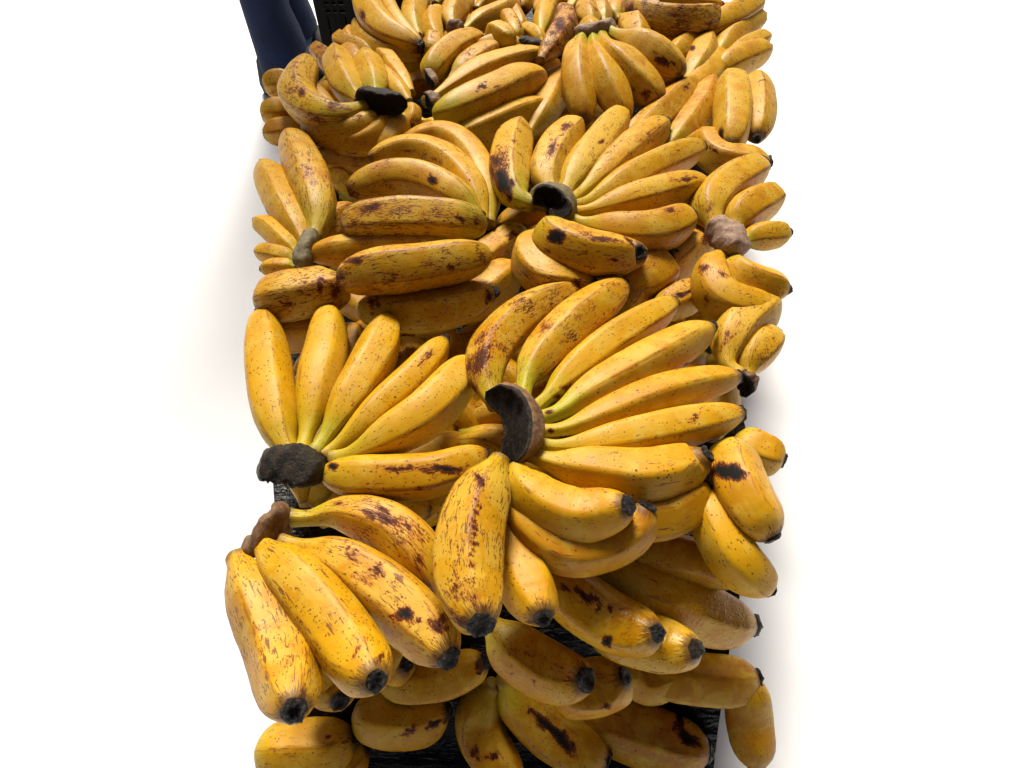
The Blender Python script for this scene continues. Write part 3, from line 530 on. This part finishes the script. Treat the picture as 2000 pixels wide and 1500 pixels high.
bunch('pale yellow bananas at the top right edge behind the upright one', [
 ([(1390,150),(1430,125),(1500,95)], 54, (0,.2,.2), K(prof='s', tone=.6, bruise=.3)),
 ([(1395,118),(1430,72),(1490,30)], 46, (.4,.6,.6), K(prof='s', pale=.8, speck=.4, green=.4)),
 ([(1420,125),(1450,98),(1500,70)], 40, (.8,.8,.8), K(prof='s', pale=.8, green=.4)),
 ])
bunch('heavily browned mottled banana lying across the top right corner', [
 ([(1220,18),(1265,35),(1320,44),(1368,40),(1400,28)], 58, (3.6,3.8,3.8,3.6,3.2), K(prof='r', bruise=.8, speck=.9, scratch=.9, tip='nub', marks=[(1230,20,16,20,0,.9),(1330,28,40,6,5,.6)])),
 ([(1350,70),(1400,52),(1450,25),(1480,0)], 56, (2,2,2,1.8), K(prof='s', tone=.4, bruise=.4)),
 ([(1290,0),(1340,8),(1410,12)], 40, (2.6,2.6,2.4), K(prof='s', tone=.4, bruise=.4)),
 ([(1210,40),(1200,25),(1215,0)], 34, (1.4,1.4,1.2), K(prof='s', tone=.4)),
 ])
bunch('shrivelled blackened banana tips around a dry black stem, top centre', [
 ([(1055,120),(1085,80),(1105,45),(1098,16)], 46, (4,4.2,4.2,4), K(prof='s', tone=1., bruise=.95, tip='nub', marks=[(1095,50,26,34,0,.75),(1075,95,14,20,30,.5)])),
 ([(1160,55),(1148,30),(1146,2)], 42, (3,2.8,2.6), K(prof='s', tone=.6, bruise=.6, tip='nub')),
 ([(1180,50),(1172,25),(1168,-2)], 40, (2.4,2.2,2), K(prof='s', tone=.6, bruise=.5, tip='nub')),
 ([(1060,84),(1045,66),(1018,54)], 28, (1.5,1.5,1.3), K(prof='s', tone=.2)),
 ], ([(1008,82),(1035,85),(1062,90)], 20, (2.2,2.4,3), (0,-12), 2., K(skin='black', cut=False)))
bunch('pale lemon yellow bananas at the very top behind the blackened tips', [
 ([(1055,70),(1062,35),(1078,-15)], 38, (1,1,.8), K(prof='s', pale=.2, tone=.1, bruise=.05, speck=.1)),
 ([(1108,25),(1125,5),(1150,-18)], 26, (1,1,.8), K(prof='s', tone=.1, bruise=.05, speck=.1)),
 ([(1180,30),(1195,10),(1215,-12)], 40, (.6,.6,.4), K(prof='s', tone=.2, bruise=.1)),
 ])
bunch('pair of bananas curving down in a V beside the black crate, top left', [
 ([(712,-30),(722,20),(755,65),(822,92)], 58, (4.4,4.4,4,3.4), K(prof='s', tone=.35, bruise=.3, marks=[(708,30,6,12,-20,.9)])),
 ([(748,-25),(762,18),(788,55),(822,84)], 30, (5,5,4.6,4), K(prof='s', tone=.4, bruise=.3, marks=[(775,52,40,3,42,1.1)])),
 ([(818,74),(806,45),(812,10),(828,-25)], 44, (3,3,2.8,2.4), K(prof='s', tone=.4, tip=None)),
 ([(696,45),(715,85),(755,112),(830,118)], 52, (2,1.6,1.4,1.2), K(prof='s', tone=.5, bruise=.3, pale=.5)),
 ])
bunch('jumble of small round banana ends around a brown stem, top centre', [
 ([(868,88),(848,70),(845,40),(868,22)], 40, (2.4,2.6,2.6,2.2), K(prof='s', tone=.45, bruise=.3)),
 ([(885,60),(880,35),(898,10),(915,-20)], 44, (2.4,2.4,2,1.8), K(prof='s', tone=.45)),
 ([(905,62),(940,42),(985,22),(1010,5)], 40, (2,2,1.8,1.6), K(prof='s', tone=.5)),
 ([(1000,85),(980,70),(955,56)], 40, (2.6,2.8,3), K(prof='r', tone=.4)),
 ([(1010,75),(1000,50),(986,26)], 34, (2,2,2), K(prof='r', tone=.7, bruise=.6)),
 ([(1020,60),(1010,40),(1000,15)], 32, (1.2,1.2,1.2), K(prof='r', tone=.7, bruise=.5)),
 ([(838,110),(846,92),(846,70)], 38, (2.2,2.6,3), K(prof='r', tone=.5, bruise=.5)),
 ([(850,10),(880,-5),(920,-25)], 44, (1.4,1.4,1.2), K(prof='s', tone=.5)),
 ([(1030,92),(980,84),(930,92)], 32, (1.8,1.8,1.8), K(prof='s', tone=.2, pale=.6)),
 ([(930,20),(965,0),(1000,-20)], 40, (1.2,1.2,1), K(prof='s', tone=.5)),
 ], ([(872,58),(888,56),(908,58)], 30, (3.4,3.6,3.4), (0,-16,1), 2.6, K(skin='brown', cut=False)))
bunch('small bananas with withered brown ends between the denim and the curled hand', [
 ([(735,112),(700,95),(672,85),(662,68)], 36, (2,2,2,2), K(prof='s', tone=.5, bruise=.5, tip=None)),
 ([(660,140),(635,112),(612,92)], 36, (1.4,1.4,1.4), K(prof='s', tone=.8, bruise=.9)),
 ([(705,130),(690,110),(668,98)], 36, (2.2,2,1.8), K(prof='s', tone=.5, tip=None)),
 ([(690,85),(680,72),(690,60)], 28, (1.6,1.6,1.4), K(prof='r', tone=.5, tip=None)),
 ])
bunch('few bananas peeking out at the left edge under the curled hand', [
 ([(580,160),(550,162),(515,170)], 46, (1.6,1.6,1.4), K(prof='s', tone=.5, tip=None)),
 ([(580,215),(552,218),(510,225)], 50, (0,0,0), K(prof='s', tone=.6, bruise=.4, tip=None)),
 ([(620,265),(570,258),(515,262)], 48, (-1,-1,-1), K(prof='s', tone=.75, bruise=.4, tip=None)),
 ([(740,330),(680,322),(600,318)], 54, (-.6,-.6,-.6), K(prof='s', tone=.75, bruise=.4, tip=None)),
 ([(690,360),(660,345),(630,335)], 44, (-1.6,-1.6,-1.6), K(prof='s', tone=.75, bruise=.4, tip=None)),
 ])

# ------------------------------------------------------------------ bananas lying deeper in the heap, glimpsed through the gaps
def deep_bunch(px, py, ang, zz, n=6):
    org = at(px, py, zz)
    e = bpy.data.objects.new('banana_bunch', None); C.objects.link(e); e.location = org; e.empty_display_size = 0.03
    tag(e, 'dim banana bunch almost wholly buried under the others in the heap', 'bananas', 'bunches buried under the heap')
    for i in range(n):
        a = ang + (i-(n-1)/2)*0.34 + random.uniform(-.08, .08); L = random.uniform(.12, .15); cu = random.uniform(.008, .025)
        dd = np.array([math.cos(a), math.sin(a), 0]); sd_ = np.array([-math.sin(a), math.cos(a), 0]); zz_ = random.uniform(-.008, .008)
        P = [org + dd*0.02, org + dd*L*.5 + sd_*cu*(1 if i % 2 else -.5) + np.array([0, 0, zz_+.006]), org + dd*L + np.array([0, 0, zz_])]
        q = pix(np.array(P[1:]))
        if q[:, 0].min() < 575 or q[:, 0].max() > 1425 or P[-1][1] < 0.27 or P[1][1] < 0.27: continue
        banana(e, org, P, random.uniform(.019, .022), (0,), prof='s', fill=True, nseg=15, nlen=24, tip=None, tone=random.uniform(.5, .85), bruise=random.uniform(.3, .6))
    if not e.children: bpy.data.objects.remove(e)
rg_ = random.Random(11)
for py, xs in ((-70, (730, 820, 910, 1000, 1090, 1180, 1270, 1360, 1430)), (-10, (860, 940, 1030, 1120, 1210, 1300, 1390)), (60, (800, 960, 1120, 1290, 1400)), (170, (620, 760, 900, 1040, 1100, 1210, 1360)), (235, (1010, 1170)), (290, (660, 800, 960, 1090, 1290)), (400, (640, 960, 1130)), (545, (640, 1230, 1350)),
               (640, (800, 860)), (680, (640, 840, 1380)), (840, (880, 940)), (1010, (585,)), (980, (760, 1280))):
    for x in xs: deep_bunch(x + rg_.uniform(-25, 25), py + rg_.uniform(-20, 20), rg_.uniform(0, 6.28), rg_.uniform(-8.0, -7.0) + (4 if py < -50 else 2.4 if py < 0 else 0))

# ------------------------------------------------------------------ black crate and the person in denim at the back left corner
def box(bm, x0, x1, y0, y1, z0, z1):
    r = bmesh.ops.create_cube(bm, size=1)
    for v in r['verts']: v.co = Vector(((v.co.x+.5)*(x1-x0)+x0, (v.co.y+.5)*(y1-y0)+y0, (v.co.z+.5)*(z1-z0)+z0))
def bobj(name, fn, mat, parent, bev=0.0012):
    bm = bmesh.new(); fn(bm)
    me = bpy.data.meshes.new(name); bm.to_mesh(me); bm.free(); me.materials.append(mat)
    o = link(name, me, (0, 0, 0), parent)
    if bev: md = o.modifiers.new('bevel', 'BEVEL'); md.width = bev; md.segments = 2
    return o
def crate():
    pl = simple('black_crate_plastic', (0.008, 0.008, 0.008), (0.010, 0.009, 0.008), 40, 0.7, 0.2, 0.0005, spec=0.12)
    t = bpy.data.objects.new('plastic_crate', None); C.objects.link(t); t.location = (-0.317, 1.42, -0.34)
    tag(t, 'black plastic crate with small grid holes, standing behind the upper left bananas', 'crate')
    w_, dp_, hh = 0.094, 0.24, 0.54
    x0_, x1_ = -.072, -.032
    def lattice(y0, y1):
        def f(bm):
            box(bm, -w_, x0_, y0, y1, 0.02, hh); box(bm, x1_, w_, y0, y1, 0.02, hh)
            xs = np.linspace(x0_, x1_, 4); zs = np.linspace(.30, hh, 17)
            for i, x in enumerate(xs[:-1]): box(bm, x+.003, xs[i+1]-.003, y0+.0005, y1-.0005, .02, .30)
            for x in xs[1:-1]: box(bm, x-.003, x+.003, y0, y1, .02, hh)
            for z_ in zs: box(bm, x0_, x1_, y0+.001, y1-.001, z_-.004, z_+.004)
        return f
    bobj('front_wall', lattice(0, .006), pl, t, 0); bobj('back_wall', lattice(dp_-.006, dp_), pl, t, 0)
    for s in (-1, 1): bobj('side_wall', lambda bm: box(bm, min(s*w_, s*(w_-.006)), max(s*w_, s*(w_-.006)), .006, dp_-.006, .02, hh), pl, t)
    bobj('crate_floor', lambda bm: box(bm, -w_, w_, 0, dp_, 0, .02), pl, t)
    def rim(bm):
        box(bm, -w_-.01, w_+.01, -.01, .008, hh, hh+.02); box(bm, -w_-.01, w_+.01, dp_-.008, dp_+.01, hh, hh+.02)
        box(bm, -w_-.01, -w_+.008, .008, dp_-.008, hh, hh+.02); box(bm, w_-.008, w_+.01, .008, dp_-.008, hh, hh+.02)
    bobj('rim', rim, pl, t)
crate()

def plastic_bag():
    k = NT('milky_plastic'); tc = k.n('ShaderNodeTexCoord').outputs['Object']
    k.col((0.62, 0.72, 0.80)); k.rough(0.18); k.b.inputs['Specular IOR Level'].default_value = 0.7; k.bump(k.noise(tc, 90, 4, .6, 1.), 1.0, 0.006)
    c = at(786, 14, -6.5); V = []; n, m = 14, 30; f = [random.uniform(0, 6) for _ in range(6)]
    for i in range(n):
        v = (i/(n-1))*math.pi*.5
        for j in range(m):
            u = j/m*2*math.pi; r_ = .062*math.cos(v)*(1 + .16*math.sin(5*u+f[0]+3*v) + .10*math.sin(11*u+f[1]-5*v) + random.uniform(-.05, .05)) + .002
            V.append((r_*math.cos(u), r_*math.sin(u), .085*math.sin(v)*(1 + .12*math.sin(4*u+f[2])) + random.uniform(-.003, .003)))
    o = link('plastic_bag', new_mesh('plastic_bag', V, rings(n, m, True, True), [k.m]), c); tag(o, 'crumpled silvery plastic bag glinting between the V of bananas at the top', 'plastic bag')
plastic_bag()

def loft(rows, m=28):                        # rows: cx, cy, z, half width, half depth, lean of the ring in x and y
    V = []
    for (cx, cy, z_, a, b, tx, ty) in rows:
        for j in range(m):
            u = j/m*2*math.pi; x = math.copysign(abs(math.cos(u))**.85, math.cos(u))*a; y = math.copysign(abs(math.sin(u))**.85, math.sin(u))*b
            V.append((cx+x, cy+y, z_ + x*tx + y*ty + 0.003*math.sin(u*7+z_*30)))
    return np.array(V)
def person():
    den = NT('dark_denim'); tc = den.n('ShaderNodeTexCoord').outputs['Object']
    wv = den.noise(den.vscale(tc, (1, 1, .35)), 900, 2); big = den.noise(tc, 14, 4, .6)
    den.col(den.mix(den.step(den.math('ADD', den.math('MULTIPLY', wv, .5), big), .45, 1.1), (0.0015, 0.006, 0.034), (0.004, 0.018, 0.080))); den.rough(.9); den.bump(den.math('ADD', den.math('MULTIPLY', wv, .3), den.noise(tc, 30, 4, .6)), .7, .004)
    hem = simple('faded_denim_hem', (0.03, 0.09, 0.24), (0.10, 0.20, 0.38), 220, .9, .5, .001)
    shirt = simple('grey_shirt_cloth', (0.10, 0.10, 0.11), (0.16, 0.16, 0.17), 50, .9, .4, .002); boot = simple('black_rubber_boot', (0.004, 0.004, 0.004), (0.007, 0.006, 0.006), 30, .75, .2, .001)
    skin = simple('skin', (0.36, 0.19, 0.12), (0.42, 0.23, 0.15), 20, .55, .1, .0005); hair = simple('black_hair', (0.008, 0.006, 0.005), (0.02, 0.015, 0.012), 90, .5, .8, .004, (1, 1, .1))
    org = np.array([-0.612, 1.80, -0.34])
    t = bpy.data.objects.new('person', None); C.objects.link(t); t.location = org
    tag(t, 'person in dark blue jeans and black boots standing behind the upper left bananas', 'person')
    J = [((0, 0, .88), .075), ((0, 0, 1.05), .075), ((0, 0, 1.25), .085), ((0, 0, 1.40), .07), ((.005, 0, 1.49), .05), ((.02, 0, 1.58), .075), ((.02, 0, 1.67), .08), ((.02, 0, 1.73), .05)]
    E = [(i, i+1) for i in range(7)]
    def chain(pts, at_):
        k0 = len(J); J.extend(pts); E.append((at_, k0)); E.extend((k0+i, k0+i+1) for i in range(len(pts)-1))
    for s in (-1, 1):
        chain([((0, s*.07, .78), .055), ((.0, s*.07, .46), .042), ((-.01, s*.07, .09), .033), ((.11, s*.075, .035), .028)], 0)
        chain([((0, s*.17, 1.38), .05), ((-.02, s*.20, 1.13), .04), ((.13, s*.18, 1.24), .03), ((.19, s*.16, 1.28), .028)], 3)
    me = bpy.data.meshes.new('body'); me.from_pydata([j_[0] for j_ in J], E, []); me.materials.append(skin)
    b = link('body', me, (0, 0, 0), t); md = b.modifiers.new('skin', 'SKIN')
    for v, j_ in zip(me.skin_vertices[0].data, J): v.radius = (j_[1], j_[1])
    me.skin_vertices[0].data[0].use_root = True
    ss = b.modifiers.new('sub', 'SUBSURF'); ss.levels = ss.render_levels = 2
    for s in (-1, 1):
        c = s*.07
        rows = [(0, c, .078, .064, .066, .45, -.03), (0, c, .10, .065, .066, .40, -.03), (-.003, c, .14, .062, .063, .25, 0), (-.010, c, .20, .056, .060, .1, 0), (-.010, c, .40, .058, .062, 0, 0), (-.005, c, .70, .074, .070, 0, 0), (0, c*.95, .86, .088, .078, 0, 0), (0, c*.9, .98, .085, .08, 0, 0)]
        jl = link('jeans_leg', new_mesh('jeans_leg', loft(rows), rings(len(rows), 28), [den.m]), (0, 0, 0), t)
        hr = [(0, c, .060, .062, .064, .45, -.03), (0, c, .061, .065, .067, .45, -.03), (0, c, .076, .066, .068, .45, -.03), (0, c, .079, .064, .066, .45, -.03)]
        hm = link('cuff', new_mesh('cuff', loft(hr), rings(4, 28), [hem]), (0, 0, 0), jl)
        rr = [(0, c, .10, .050, .048, 0, 0), (-.005, c, .2, .050, .048, 0, 0), (-.006, c, .39, .053, .052, 0, 0)]
        bo = link('boot', new_mesh('boot', loft(rr, 20), rings(3, 20), [boot]), (0, 0, 0), t)
        rr = [(.05, c, .0, .13, .046, 0, 0), (.05, c, .03, .135, .05, 0, 0), (.035, c, .065, .11, .048, -.2, 0), (0, c, .12, .055, .049, 0, 0)]
        link('boot_foot', new_mesh('boot_foot', loft(rr, 20), rings(4, 20, True, True), [boot]), (0, 0, 0), bo)
        rr = [(0, s*.17, 1.40, .075, .075, 0, 0), (-.01, s*.19, 1.26, .066, .062, 0, 0), (-.02, s*.20, 1.14, .058, .056, -.3, 0), (.05, s*.195, 1.175, .045, .05, -1.1, 0), (.12, s*.18, 1.235, .03, .045, -1.4, 0)]
        link('sleeve', new_mesh('sleeve', loft(rr, 20), rings(5, 20), [shirt]), (0, 0, 0), t)
    rows = [(0, 0, .90, .10, .165, 0, 0), (0, 0, 1.08, .096, .158, 0, 0), (0, 0, 1.25, .105, .175, 0, 0), (0, 0, 1.38, .09, .17, 0, 0), (0, 0, 1.45, .065, .09, 0, 0), (0, 0, 1.47, .06, .065, 0, 0)]
    link('shirt', new_mesh('shirt', loft(rows), rings(len(rows), 28), [shirt]), (0, 0, 0), t)
    rr = [(-.02, 0, 1.55, .085, .085, 0, 0), (-.005, 0, 1.62, .105, .095, .3, 0), (0, 0, 1.70, .11, .095, .3, 0), (.01, 0, 1.76, .08, .07, .1, 0), (.01, 0, 1.785, .02, .02, 0, 0)]
    link('hair', new_mesh('hair', loft(rr, 20), rings(5, 20, False, True), [hair]), (0, 0, 0), t)
person()
